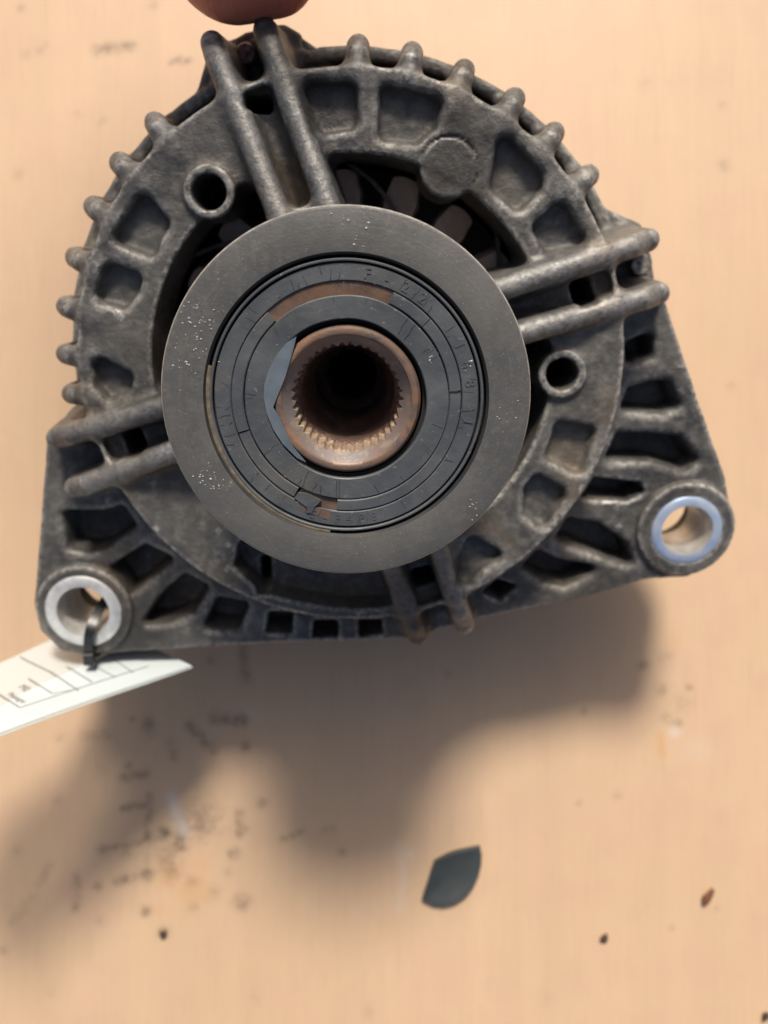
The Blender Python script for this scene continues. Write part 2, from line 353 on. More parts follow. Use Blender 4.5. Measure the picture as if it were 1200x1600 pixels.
M_TIE = mat_plain('black_nylon', (.014, .015, .018), .35)
M_SHARD = mat_plain('shard_plastic', (.042, .050, .053), .34, 0, (.055, .062, .064), 150, .0001)
M_SKIN = mat_skin()
M_NAIL = mat_plain('nail', (.50, .27, .21), .3)
M_CLOTH = mat_plain('navy_cloth', (.03, .04, .07), .9, 0, (.045, .055, .085), 500, .0003)
M_CRUMB = mat_plain('dirt_crumb', (.045, .032, .024), .9, 0, (.09, .05, .03), 900)
M_CRUMBR = mat_plain('reddish_crumb', (.20, .065, .03), .8, 0, (.05, .03, .022), 500)

# ---------------------------------------------------------------- alternator frame (u, v, w): w runs along the shaft to the camera
ZOFF = 105.0
U = Vector((0.99989488, 0.00423537, -0.01386698))
V = Vector((0.0, 0.95638559, 0.29210718))
N = Vector((0.01449936, -0.29207647, 0.95628505))
P0 = Vector((-6.27, 18.50, CAM_H - 134.1))
def w2world(u, v, w): return P0 + U*u + V*v + N*w
base_pt = (P0 - N*ZOFF) * MM
ALT_M = Matrix(((U.x, V.x, N.x, base_pt.x), (U.y, V.y, N.y, base_pt.y), (U.z, V.z, N.z, base_pt.z), (0, 0, 0, 1)))

def tag(o, label=None, cat=None, group=None, kind=None):
    for k, v in (('label', label), ('category', cat), ('group', group), ('kind', kind)):
        if v: o[k] = v
    return o

def make_mesh(name, verts, faces, mats, fmat=None, normals=None, smooth=True, sharp=None):
    me = bpy.data.meshes.new(name)
    if isinstance(faces, np.ndarray):
        nv, nf, q = len(verts), len(faces), faces.shape[1]
        me.vertices.add(nv); me.vertices.foreach_set('co', np.asarray(verts, np.float32).ravel())
        me.loops.add(nf*q); me.loops.foreach_set('vertex_index', faces.astype(np.int32).ravel())
        me.polygons.add(nf)
        me.polygons.foreach_set('loop_start', np.arange(0, nf*q, q, dtype=np.int32))
        me.update(calc_edges=True); me.validate()
    else:
        me.from_pydata([tuple(v) for v in verts], [], faces); me.update()
    for m in (mats if isinstance(mats, (list, tuple)) else [mats]): me.materials.append(m)
    if fmat is not None: me.polygons.foreach_set('material_index', np.asarray(fmat, np.int32))
    me.polygons.foreach_set('use_smooth', np.full(len(me.polygons), smooth))
    if sharp: me.set_sharp_from_angle(angle=R(sharp))
    if normals is not None: me.normals_split_custom_set_from_vertices([tuple(x) for x in normals])
    return me

def add_obj(name, me, parent=None):
    o = bpy.data.objects.new(name, me); col.objects.link(o)
    if parent: o.parent = parent
    return o

def alt_part(name, verts, faces, mats, parent, **kw):
    """verts in alternator millimetres"""
    v = np.asarray(verts, float).copy(); v[:, 2] += ZOFF
    return add_obj(name, make_mesh(name, v*MM, faces, mats, **kw), parent)

def lathe(profile, n=128, cx=0, cy=0, closed=False, mats=None, a0=0, a1=360):
    full = abs(a1-a0) >= 359.9
    m = n if full else n+1
    th = np.radians(np.linspace(a0, a1, n, endpoint=False) if full else np.linspace(a0, a1, n+1))
    V_, F_, K_ = [], [], []
    for r, z in profile:
        V_ += [(cx+r*math.cos(t), cy+r*math.sin(t), z) for t in th]
    L = len(profile)
    for i in range(L if closed else L-1):
        j = (i+1) % L
        for k in range(n):
            k2 = (k+1) % m if full else k+1
            F_.append((i*m+k, i*m+k2, j*m+k2, j*m+k)); K_.append(mats[i] if mats else 0)
    if not full and closed:
        F_.append(tuple(i*m for i in range(L))); K_.append(0)
        F_.append(tuple(i*m+n for i in reversed(range(L)))); K_.append(0)
    return V_, F_, K_

def fix_normals(o):
    import bmesh
    bm = bmesh.new(); bm.from_mesh(o.data); bmesh.ops.recalc_face_normals(bm, faces=bm.faces); bm.to_mesh(o.data); bm.free()
    return o

def prism(poly, z0, z1):
    n = len(poly)
    V_ = [(x, y, z1) for x, y in poly] + [(x, y, z0) for x, y in poly]
    F_ = [tuple(range(n)), tuple(range(2*n-1, n-1, -1))] + [(i, n+i, n+(i+1) % n, (i+1) % n) for i in range(n)]
    return V_, F_

# ---------------------------------------------------------------- distance fields and surface nets
def smin(a, b, k):
    h = np.clip(.5+.5*(b-a)/k, 0, 1); return b+(a-b)*h-k*h*(1-h)
def smax(a, b, k): return -smin(-a, -b, k)
def ext(d2, z, z0, z1, rr=.8):
    a = d2+rr; b = np.abs(z-(z0+z1)/2)-(z1-z0)/2+rr
    a, b = np.broadcast_arrays(a, b)
    return np.minimum(np.maximum(a, b), 0)+np.sqrt(np.maximum(a, 0)**2+np.maximum(b, 0)**2)-rr
def poly2(x, y, pts):
    x, y = np.broadcast_arrays(x, y)
    d = np.full(x.shape, 1e18); s = np.ones(x.shape)
    n = len(pts)
    for i in range(n):
        ax, ay = pts[i]; bx, by = pts[i-1]
        ex, ey = bx-ax, by-ay; wx, wy = x-ax, y-ay
        t = np.clip((wx*ex+wy*ey)/(ex*ex+ey*ey+1e-12), 0, 1)
        d = np.minimum(d, (wx-ex*t)**2+(wy-ey*t)**2)
        c1, c2, c3 = y >= ay, y < by, ex*wy > ey*wx
        s = np.where((c1 & c2 & c3) | (~c1 & ~c2 & ~c3), -s, s)
    return s*np.sqrt(d)
def shrink(pts, a):
    cx = sum(p[0] for p in pts)/len(pts); cy = sum(p[1] for p in pts)/len(pts)
    o = []
    for x, y in pts:
        l = math.hypot(x-cx, y-cy); o.append((x-(x-cx)/l*a, y-(y-cy)/l*a))
    return o
def seg3(x, y, z, a, b, ra, rb):
    ax, ay, az = a; dx, dy, dz = b[0]-ax, b[1]-ay, b[2]-az
    t = np.clip(((x-ax)*dx+(y-ay)*dy+(z-az)*dz)/(dx*dx+dy*dy+dz*dz), 0, 1)
    return np.sqrt((x-ax-dx*t)**2+(y-ay-dy*t)**2+(z-az-dz*t)**2)-(ra+(rb-ra)*t)

class Field:
    def __init__(s, lo, hi, h):
        s.lo = np.array(lo, float); s.h = h
        s.n = np.ceil((np.array(hi)-s.lo)/h).astype(int)+1
        s.D = np.full(tuple(s.n), 9.0, np.float32)
        s.ax = [(s.lo[i]+h*np.arange(s.n[i])) for i in range(3)]
    def _sl(s, box):
        r = []
        for i in range(3):
            a = 0 if box is None or box[0][i] is None else max(0, int((box[0][i]-3-s.lo[i])/s.h))
            b = s.n[i] if box is None or box[1][i] is None else min(s.n[i], int((box[1][i]+3-s.lo[i])/s.h)+2)
            r.append(slice(a, max(a, b)))
        return tuple(r)
    def op(s, f, kind='add', k=1.0, box=None):
        sl = s._sl(box)
        x = s.ax[0][sl[0]][:, None, None]; y = s.ax[1][sl[1]][None, :, None]; z = s.ax[2][sl[2]][None, None, :]
        d = f(x, y, z); A = s.D[sl]
        s.D[sl] = smin(A, d, k) if kind == 'add' else smax(A, -d, k)
    def rough(s, step, amp):
        n = [int(c*s.h/step)+3 for c in s.n]
        g = rng.normal(size=n)
        for a in range(3):
            pos = np.arange(s.n[a])*s.h/step; i = pos.astype(int); t = pos-i; t = t*t*(3-2*t)
            sh = [1, 1, 1]; sh[a] = -1
            g = np.take(g, i, a)*(1-t).reshape(sh)+np.take(g, i+1, a)*t.reshape(sh)
        s.D += (g*amp).astype(np.float32)
    def mesh(s):
        D = s.D; sg = D < 0
        cnt = sum(sg[a:sg.shape[0]-1+a, b:sg.shape[1]-1+b, c:sg.shape[2]-1+c].astype(np.uint8) for a in (0, 1) for b in (0, 1) for c in (0, 1))
        idx = np.argwhere((cnt > 0) & (cnt < 8))
        vid = np.full(cnt.shape, -1, np.int32); vid[tuple(idx.T)] = np.arange(len(idx))
        acc = np.zeros((len(idx), 3)); num = np.zeros(len(idx))
        cs = [(a, b, c) for a in (0, 1) for b in (0, 1) for c in (0, 1)]
        for p in cs:
            for ax in range(3):
                if p[ax]: continue
                q = list(p); q[ax] = 1
                da = D[tuple((idx+p).T)]; db = D[tuple((idx+q).T)]
                m = (da < 0) != (db < 0)
                t = np.zeros(len(idx)); t[m] = da[m]/(da[m]-db[m])
                pos = np.tile(np.array(p, float), (len(idx), 1)); pos[:, ax] = t
                acc[m] += pos[m]; num[m] += 1
        verts = s.lo+(idx+acc/num[:, None])*s.h
        quads = []
        cyc = {0: (1, 2), 1: (2, 0), 2: (0, 1)}
        for ax in range(3):
            a = [slice(None)]*3; b = [slice(None)]*3
            a[ax] = slice(0, -1); b[ax] = slice(1, None)
            ch = np.argwhere(sg[tuple(a)] != sg[tuple(b)])
            p, q = cyc[ax]
            ch = ch[(ch[:, p] > 0) & (ch[:, q] > 0) & (ch[:, p] < cnt.shape[p]) & (ch[:, q] < cnt.shape[q])]
            ins = sg[tuple(ch.T)]
            o = np.zeros((4, 3), int); o[0, p] = o[0, q] = -1; o[1, q] = -1; o[3, p] = -1
            Q = np.stack([vid[tuple((ch+o[i]).T)] for i in range(4)], 1)
            Q[~ins] = Q[~ins][:, ::-1]
            quads.append(Q)
        F_ = np.concatenate(quads); F_ = F_[(F_ >= 0).all(1)]
        # vertex normals
        d1 = verts[F_[:, 2]]-verts[F_[:, 0]]; d2 = verts[F_[:, 3]]-verts[F_[:, 1]]
        fn = np.cross(d1, d2); vn = np.zeros_like(verts)
        for i in range(4):
            for c in range(3): vn[:, c] += np.bincount(F_[:, i], fn[:, c], len(verts))
        vn /= np.linalg.norm(vn, axis=1)[:, None]+1e-12
        return verts, F_, vn

def pick(verts, F_, vn, sel):
    f = F_[sel]; used = np.unique(f); mp = np.full(len(verts), -1, np.int64); mp[used] = np.arange(len(used))
    return verts[used], mp[f], vn[used]

# ---------------------------------------------------------------- the bench
def build_bench():
    xs = np.concatenate([[-700, -400, -220], np.arange(-140, 140.1, 1.0), [220, 400, 700]])
    ys = np.concatenate([[-700, -400, -240], np.arange(-175, 175.1, 1.0), [240, 400, 700]])
    nx, ny = len(xs), len(ys)
    X, Y = np.meshgrid(xs, ys, indexing='ij')
    v = np.stack([X, Y, np.zeros_like(X)], -1).reshape(-1, 3)
    i, j = np.meshgrid(np.arange(nx-1), np.arange(ny-1), indexing='ij')
    a = (i*ny+j).ravel(); F_ = np.stack([a, a+ny, a+ny+1, a+1], 1)
    # thickness: the rim goes down 18 mm
    ring = [k*ny for k in range(nx)]+[(nx-1)*ny+k for k in range(1, ny)]+[k*ny+ny-1 for k in range(nx-2, -1, -1)]+[k for k in range(ny-2, 0, -1)]
    low = v[ring].copy(); low[:, 2] = -18
    o = len(v); m = len(ring)
    side = np.array([(ring[(t+1) % m], ring[t], o+t, o+(t+1) % m) for t in range(m)])
    vv = np.concatenate([v, low])
    me = make_mesh('workbench_top', vv*MM, np.concatenate([F_, side]), M_BENCH, sharp=40)
    gr = {'grime': np.zeros(len(vv)), 'pale': np.zeros(len(vv)), 'orange': np.zeros(len(vv))}
    def stroke(kind, pts, w, s):
        """pts and half-width in bench millimetres"""
        g = gr[kind]; d = np.full(len(vv), 1e9)
        for t in range(max(1, len(pts)-1)):
            (ax, ay), (bx, by) = pts[t], pts[min(t+1, len(pts)-1)]
            ex, ey = bx-ax, by-ay
            q = np.clip(((vv[:, 0]-ax)*ex+(vv[:, 1]-ay)*ey)/(ex*ex+ey*ey+1e-9), 0, 1)
            d = np.minimum(d, np.hypot(vv[:, 0]-ax-ex*q, vv[:, 1]-ay-ey*q))
        g[:] = np.maximum(g, s*np.exp(-(d/w)**2))
    for kind, w, s, pts in STAINS: stroke(kind, pts, w, s)
    for k, g in gr.items():
        at = me.attributes.new(k, 'FLOAT', 'POINT'); at.data.foreach_set('value', g.astype(np.float32))
    return tag(add_obj('workbench_top', me), kind='structure')
build_bench()

# ---------------------------------------------------------------- the alternator
alt = bpy.data.objects.new('alternator', None); col.objects.link(alt)
alt.empty_display_size = .03
alt.matrix_world = ALT_M
tag(alt, 'dirty dark grey car alternator held upright, its rusty hub and pulley facing up', 'alternator')

def polar(r, a): return (r*math.cos(R(a)), r*math.sin(R(a)))
ARMS = [108.2, 18.1, -72.0, -161.8]
fin_fs, rail_fs = [], []
FD = Field((-88, -84, -83), (98, 82, -32), .5)

def ring_f(x, y, z):
    r = np.hypot(x, y); return ext(np.maximum(r-60.0, 44.0-r), z, -63, -44, .7)
FD.op(ring_f)
# closed recessed floor of the lower opening
FD.op(lambda x, y, z: ext(np.hypot(x, y)-59, z, -62, -53, .5), box=((-45, -62, -64), (22, -30, -50)))
sect = [polar(38, -79.5), polar(57, -79.5)]+[polar(57, a) for a in range(-84, -119, -5)]+[polar(54, -122), polar(49, -124), polar(38, -122)]
FD.op(lambda x, y, z: ext(poly2(x, y, shrink(sect, .8))-.8, z, -52.5, -30, .6), 'sub', .8, box=((-45, -62, -56), (22, -30, -32)))
# skirt with the two mounting corners
skirt = D['SKIRT']
def skirt_f(x, y, z):
    d = poly2(x, y, skirt)+.6
    return np.maximum(ext(d-.6+.04*(z+57), z, -80, -57, .9), 57.0-np.hypot(x, y))
FD.op(skirt_f, 'add', 1.0, box=((None, None, -82), (None, None, -55)))
# rear rim and its ears
FD.op(lambda x, y, z: ext(np.maximum(np.hypot(x, y)-68.3, 65.2-np.hypot(x, y)), z, -83, -64, 1.1), 'add', .8, box=((None, None, -84), (None, None, -61)))
for a, rr, hw in ((108.2, 74.0, 13.0), (18.1, 74.5, 13.0), (-161.8, 73.5, 11.5)):
    e = [polar(58, a+15), polar(66.5, a+hw+1.5), polar(71, a+hw-3), polar(rr, a+7), polar(rr+.8, a), polar(rr, a-7), polar(71, a-hw+3), polar(66.5, a-hw-1.5), polar(58, a-15)]
    FD.op(lambda x, y, z, e=e: np.maximum(ext(poly2(x, y, shrink(e, 1))-1, z, -83, -65.5, 1.4), 60.5-np.hypot(x, y)), 'add', 1.2, box=((None, None, -84), (None, None, -62)))
    cx, cy = polar(68.2, a)
    FD.op(lambda x, y, z, cx=cx, cy=cy: ext(np.hypot(x-cx, y-cy)-4.2, z, -76, -63.6, .5), 'add', .8, box=((cx-6, cy-6, -78), (cx+6, cy+6, -61)))
# small hollow beside the top ear
hx, hy = polar(70.0, 97.5)
FD.op(lambda x, y, z: ext(np.hypot(x-hx, y-hy)-2.0, z, -70, -60, .6), 'sub', .8, box=((hx-4, hy-4, -72), (hx+4, hy+4, -62)))
# hub nose and collar
FD.op(lambda x, y, z: ext(np.hypot(x, y)-21.5, z, -64, -39, 1.5), 'add', 1.5, box=((-25, -25, -66), (25, 25, -36)))
FD.op(lambda x, y, z: ext(np.hypot(x, y)-33.5+(z+36)*-.0, z, -56, -47, 1.5), 'sub', .01, box=((90, 90, -33), (91, 91, -33)))
# arms
for a in ARMS:
    ca, sa = math.cos(R(a)), math.sin(R(a))
    def arm_f(x, y, z, ca=ca, sa=sa):
        s = x*ca+y*sa; t = -x*sa+y*ca
        top = -48.2+np.clip((34-s)/14, 0, 1)*6
        d = np.maximum(np.abs(t)-5.5, np.maximum(s-61, 10-s))
        return np.maximum(ext(d, z, -57.5, -38, .6), (z-top)*.9)
    FD.op(lambda x, y, z, ca=ca, sa=sa: ext(np.maximum(np.abs(-x*sa+y*ca)-4.0, np.abs(x*ca+y*sa-48)-11), z, -48.2, -20, .6), 'sub', .8)
    FD.op(arm_f, 'add', 1.2)
    def web_f(x, y, z, ca=ca, sa=sa):
        s = x*ca+y*sa; t = -x*sa+y*ca
        return ext(np.maximum(np.abs(t)-5.5, np.abs(s-59.2)-1.3), z, -66, -47.3, 1.0)
    FD.op(web_f, 'add', 1.2)
for a in ARMS:
    ca, sa = math.cos(R(a)), math.sin(R(a))
    FD.op(lambda x, y, z, ca=ca, sa=sa: ext(np.maximum(np.abs(-x*sa+y*ca)-5.5, np.maximum(np.abs(np.hypot(x, y)-33.2)-1.5, 10-(x*ca+y*sa))), z, -56, -38.6, .9), 'add', 1.6)
# rails, two on each arm
RAILS = []
for i, ((tx, ty), (ix, iy)) in enumerate(zip(D['RAIL_TIP'], D['RAIL_IN'])):
    l = math.hypot(tx-ix, ty-iy); ux, uy = (tx-ix)/l, (ty-iy)/l
    a_ = (tx-ux*.4, ty-uy*.4); b_ = (ix-ux*11, iy-uy*11)
    def rail_f(x, y, z, a=a_, b=b_):
        dx, dy = b[0]-a[0], b[1]-a[1]
        t = np.clip(((x-a[0])*dx+(y-a[1])*dy)/(dx*dx+dy*dy), 0, 1)
        wt = np.interp(t*math.hypot(dx, dy), (0, 4, 46), (-49.8, -46.8, -36.6))
        # the drop past the ring is steeper
        d2 = np.hypot(x-a[0]-dx*t, y-a[1]-dy*t)
        over = np.maximum(z-wt, 0)
        rad = 2.5+np.clip((wt-z)*.09, 0, 1.3)
        d = np.sqrt(d2*d2+over*over)-rad
        return np.maximum(d, -67-z)
    rail_fs.append(rail_f)
    FD.op(rail_f, 'add', 2.4, box=((min(a_[0], b_[0])-4, min(a_[1], b_[1])-4, None), (max(a_[0], b_[0])+4, max(a_[1], b_[1])+4, None)))
# fins
for fx, fy in D['FINS']:
    a = math.degrees(math.atan2(fy, fx))
    p = [(*polar(57.0, a), -46.9), (*polar(62.4, a), -47.4), (*polar(64.6, a), -50.0), (*polar(65.0, a), -68)]
    def fin_f(x, y, z, p=p, a=a):
        d = np.minimum(seg3(x, y, z, p[0], p[1], 2.9, 2.35), np.minimum(seg3(x, y, z, p[1], p[2], 2.35, 2.3), seg3(x, y, z, p[2], p[3], 2.3, 2.3)))
        s = x*math.cos(R(a))+y*math.sin(R(a)); t = -x*math.sin(R(a))+y*math.cos(R(a))
        web = ext(np.maximum(np.abs(t)-1.7, np.maximum(s-65, 58-s)), z, -68, -48, .5)
        return smin(d, web, .8)
    fin_fs.append(fin_f)
    cx, cy = polar(62, a)
    FD.op(fin_f, 'add', 2.6, box=((cx-9, cy-9, -72), (cx+9, cy+9, -42)))
# screw bosses, raised disc
for (cx, cy) in D['BOSS']:
    FD.op(lambda x, y, z, cx=cx, cy=cy: ext(np.hypot(x-cx, y-cy)-5.3, z, -64, -42.9, .6), 'add', 1.2, box=((cx-8, cy-8, -66), (cx+8, cy+8, -38)))
cx, cy = D['DISC'][0]
FD.op(lambda x, y, z: ext(np.hypot(x-cx, y-cy)-5.9, z, -60, -44.1, .4), 'add', .8, box=((cx-8, cy-8, -62), (cx+8, cy+8, -41)))
FD.op(lambda x, y, z: ext(np.maximum(np.abs(np.hypot(x-cx, y-cy)-6.0)-.22, -(y-cy)-(x-cx)*.5-1), z, -44.5, -42, .1), 'sub', .2, box=((cx-8, cy-8, -46), (cx+8, cy+8, -41)))
# pockets of the ring
for i in range(10):
    p = shrink(D['POCKET%d' % i], 2.5)
    xs = [q[0] for q in p]; ys = [q[1] for q in p]
    FD.op(lambda x, y, z, p=p: ext(poly2(x, y, p)-1.7-.20*(z+46), z, -47.3, -30, 1.0), 'sub', 1.5, box=((min(xs)-3, min(ys)-3, -53), (max(xs)+3, max(ys)+3, -32)))
# hole in the floor of the top arm, slot in the lower recess
for (cx, cy), sx, sy in ((D['FLOORHOLE'][0], 2.6, 1.7), (D['DARKSLOT'][0], 1.3, 3.6)):
    FD.op(lambda x, y, z, cx=cx, cy=cy, sx=sx, sy=sy: ext(np.hypot(np.maximum(np.abs(x-cx)-sx+1.2, 0), np.maximum(np.abs(y-cy)-sy+1.2, 0))-1.2, z, -66, -40, .3), 'sub', .8, box=((cx-6, cy-6, -68), (cx+6, cy+6, -45)))
for k in (1, 2, 3):
    cx, cy = polar(53, ARMS[k]); ca, sa = math.cos(R(ARMS[k])), math.sin(R(ARMS[k]))
    FD.op(lambda x, y, z, cx=cx, cy=cy, ca=ca, sa=sa: ext(np.hypot(np.maximum(np.abs((x-cx)*ca+(y-cy)*sa)-1.2, 0), np.maximum(np.abs(-(x-cx)*sa+(y-cy)*ca)-1.6, 0))-1.2, z, -66, -40, .3), 'sub', .8, box=((cx-6, cy-6, -68), (cx+6, cy+6, -45)))
# windows of the skirt: stepped floor outside, open to the stator inside
for i in range(14):
    sm = i in (3, 6, 7, 8, 9); p = shrink(D['WINDOW%d' % i], 1.1 if sm else 2.5)
    xs = [q[0] for q in p]; ys = [q[1] for q in p]
    bx = ((min(xs)-3, min(ys)-3, None), (max(xs)+3, max(ys)+3, None))
    FD.op(lambda x, y, z, p=p, q=(.8 if sm else 1.5): ext(poly2(x, y, p)-q-.08*(z+57), z, -67, -30, .6 if sm else 1.0), 'sub', .9 if sm else 2.0, box=bx)
    FD.op(lambda x, y, z, p=p: np.maximum(ext(poly2(x, y, p)-.9, z, -90, -60, .1), np.hypot(x, y)-67.2), 'sub', .8, box=bx)
# mounting ears
for (cx, cy) in D['EARBOSS']:
    FD.op(lambda x, y, z, cx=cx, cy=cy: ext(np.hypot(x-cx, y-cy)-12.3, z, -70.5, -55.5, .9), 'add', .7, box=((cx-14, cy-14, -74), (cx+14, cy+14, -52)))
    FD.op(lambda x, y, z, cx=cx, cy=cy: ext(np.hypot(x-cx, y-cy)-8.6, z, -90, -40, .1), 'sub', .5, box=((cx-14, cy-14, None), (cx+14, cy+14, None)))
for (cx, cy) in D['BOSS']:
    FD.op(lambda x, y, z, cx=cx, cy=cy: ext(np.hypot(x-cx, y-cy)-3.55, z, -80, -30, .1), 'sub', .7, box=((cx-8, cy-8, None), (cx+8, cy+8, None)))
FD.op(lambda x, y, z: ext(np.hypot(x, y)-9, z, -90, -30, .1), 'sub', .3, box=((-14, -14, None), (14, 14, None)))
FD.rough(5.0, .045); FD.rough(1.6, .040)
BV, BF, BN = FD.mesh()
cen = BV[BF].mean(1)
own = np.zeros(len(BF), np.int32)
rr_ = np.hypot(cen[:, 0], cen[:, 1])
for i, f in enumerate(fin_fs):
    own[(f(cen[:, 0], cen[:, 1], cen[:, 2]) < .28) & (rr_ > 60.6) & (cen[:, 2] > -67)] = 100+i
for i, f in enumerate(rail_fs):
    s = (f(cen[:, 0], cen[:, 1], cen[:, 2]) < .30) & ((cen[:, 2] > -51.5) | (rr_ > 61.5)) & (cen[:, 2] > -66)
    own[s] = 200+i
for a in ARMS:
    ta = -cen[:, 0]*math.sin(R(a))+cen[:, 1]*math.cos(R(a)); sa_ = cen[:, 0]*math.cos(R(a))+cen[:, 1]*math.sin(R(a))
    own[(np.abs(ta) < 4.8) & (sa_ > 20) & (rr_ > 31.4) & (rr_ < 35.4) & (cen[:, 2] > -43) & (own == 0)] = 500+ARMS.index(a)
for i, (cx, cy) in enumerate(D['EARBOSS']):
    own[(np.hypot(cen[:, 0]-cx, cen[:, 1]-cy) < 12.7) & (cen[:, 2] > -71.2) & (own == 0) & ((cen[:, 2] > -57.0) | (np.hypot(cen[:, 0]-cx, cen[:, 1]-cy) < 9.4))] = 300+i
for i, (cx, cy) in enumerate(D['BOSS']):
    own[(np.hypot(cen[:, 0]-cx, cen[:, 1]-cy) < 5.6) & ((cen[:, 2] > -43.7) | (np.hypot(cen[:, 0]-cx, cen[:, 1]-cy) < 4.0))] = 400+i
def bracket_piece(code, name, parent, mat=None):
    v, f, n = pick(BV, BF, BN, own == code)
    return alt_part(name, v, f, mat or M_CAST, parent, normals=n)
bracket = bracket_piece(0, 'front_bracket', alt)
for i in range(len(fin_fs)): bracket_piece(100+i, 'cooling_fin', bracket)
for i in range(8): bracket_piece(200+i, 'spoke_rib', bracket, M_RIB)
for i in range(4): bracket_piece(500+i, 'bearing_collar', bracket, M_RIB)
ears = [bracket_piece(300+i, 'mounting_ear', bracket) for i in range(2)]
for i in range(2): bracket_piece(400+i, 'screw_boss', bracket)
ears[0]['label'] = 'ear with a whitish metal bushing'
ears[1]['label'] = 'ear with a blue tinted metal bushing'

# bushings pressed into the ears
for i, (cx, cy) in enumerate(D['EARBOSS']):
    ro = (9.7, 8.8)[i]; ri = (6.3, 6.0)[i]
    pr = [(ri, -71), (ri, -57.2), (ri+.45, -55.3), (ro-.5, -55.15), (ro, -55.5), (ro, -71)]
    v, f, k = lathe(pr, 72, cx, cy, True, [1, 1, 0, 0, 0, 0])
    fix_normals(alt_part('bushing', v, f, [(M_ZINC, M_BLUE)[i], M_BRIGHT], alt, fmat=k, sharp=50))

# bolts seen behind the arms
for i, (cx, cy) in enumerate(D['BOLT']):
    pr = [(0.01, -61.4), (1.9, -61.4), (2.3, -61.9), (2.3, -63.4), (3.2, -63.5), (3.2, -65.5)]
    v, f, k = lathe(pr, 28, cx, cy)
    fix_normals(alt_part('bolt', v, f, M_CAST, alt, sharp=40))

# stator, rear housing, rotor
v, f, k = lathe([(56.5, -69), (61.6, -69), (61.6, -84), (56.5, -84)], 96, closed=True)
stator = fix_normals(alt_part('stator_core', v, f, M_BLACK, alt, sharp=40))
v, f, k = lathe([(47, -66), (50, -63.5), (54, -63.5), (56.6, -66.5), (56.6, -80), (47, -80)], 96, closed=True)
fix_normals(alt_part('copper_winding', v, f, M_COPPER, stator, sharp=60))
v, f, k = lathe([(61, -83.2), (66.9, -83.2), (66.6, -86), (62, -90), (60, -98), (56, -104.0), (0.01, -104.5)], 96)
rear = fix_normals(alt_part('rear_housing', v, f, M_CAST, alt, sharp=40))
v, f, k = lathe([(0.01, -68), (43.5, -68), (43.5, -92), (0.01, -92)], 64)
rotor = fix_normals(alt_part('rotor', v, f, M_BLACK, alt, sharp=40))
def blade_mesh():
    pts = []
    for t in np.linspace(0, 1, 8):
        r = 23+20.0*t; a = 26*t*t
        pts.append((polar(r, a-1.4), polar(r, a+.9)))
    V_, F_ = [], []
    for (p, q) in pts: V_ += [(*p, -67.5), (*q, -67.5), (q[0]-.4, q[1]+1.6, -58.3), (p[0]-.4, p[1]+1.6, -58.3)]
    for i in range(7):
        b = i*4
        for k in range(4): F_.append((b+k, b+(k+1) % 4, b+4+(k+1) % 4, b+4+k))
    F_ += [(3, 2, 1, 0), (28, 29, 30, 31)]
    v = np.array(V_); v[:, 2] += ZOFF
    return make_mesh('fan_blade', v*MM, F_, M_BLADE, sharp=40)
def claw_mesh():
    p = [polar(43.0, -5.5), polar(43.6, -3), polar(43.8, 0), polar(43.6, 3), polar(43.0, 5.5), polar(38, 7.5), polar(30, 7.0), polar(30, -7.0), polar(38, -7.5)]
    V_, F_ = prism(p, -70, -61.0)
    v = np.array(V_); c0 = np.array(polar(36, 0)); v[:9, :2] = c0+(v[:9, :2]-c0)*np.array([.86, .74]); v[:9, 2] += .05*(v[:9, 0]-36); v[:, 2] += ZOFF
    return make_mesh('claw_pole', v*MM, F_, M_FAN, sharp=30)
bm_, cm_ = blade_mesh(), claw_mesh()
for me in (bm_, cm_):
    import bmesh
    b = bmesh.new(); b.from_mesh(me); bmesh.ops.recalc_face_normals(b, faces=b.faces); b.to_mesh(me); b.free()
for k in range(7):
    o = add_obj('fan_blade', bm_, rotor); o.rotation_euler.z = R(k*360/7+14+random.uniform(-4, 4))
for k in range(18):
    o = add_obj('claw_pole', cm_, rotor); o.rotation_euler.z = R(k*20+13); o.location.z = .0012*math.sin(k*2.3)-.0008

# ---------------------------------------------------------------- pulley
prof = [(23.55, -5.0), (23.55, -.55), (23.95, -.05), (24.4, 0), (30.35, 0), (30.75, -.12), (31.0, -.5), (31.0, -2.0)]
pm = [2, 2, 0, 0, 0, 1, 1]
z = -3.2
for g in range(7):
    prof += [(29.9, z-.2), (28.0, z-1.6), (28.0, z-2.0), (29.9, z-3.3)]; pm += [0, 2, 2, 2]
    z -= 3.56
prof += [(31.0, z-1.0), (31.0, z-2.6), (30, z-3.0), (13, z-3.0)]; pm += [0, 0, 0, 0]
v, f, k = lathe(prof, 180, mats=pm)
pulley = fix_normals(alt_part('pulley', v, f, [M_FACE, M_EDGE, M_GROOVE], alt, fmat=k, sharp=35))
# spacer between pulley and bracket
v, f, k = lathe([(14, -29), (14, -40)], 48); fix_normals(alt_part('spacer', v, f, M_GROOVE, pulley))

# rusty plate under the cracked dust cap
v, f, k = lathe([(23.5, -2.3), (12.9, -2.3)], 96); fix_normals(alt_part('cap_backing', v, f, M_BACK, pulley))
v, f, k = lathe([(17.25, -1.15), (19.42, -1.05)], 40, a0=60, a1=136); fix_normals(alt_part('rust_patch', wobble(v, .0, 2, .05) if False else v, f, M_RUST, pulley))
v, f, k = lathe([(17.3, -1.25), (19.4, -1.2)], 12, a0=242, a1=265); fix_normals(alt_part('rust_patch', v, f, M_RUST, pulley))

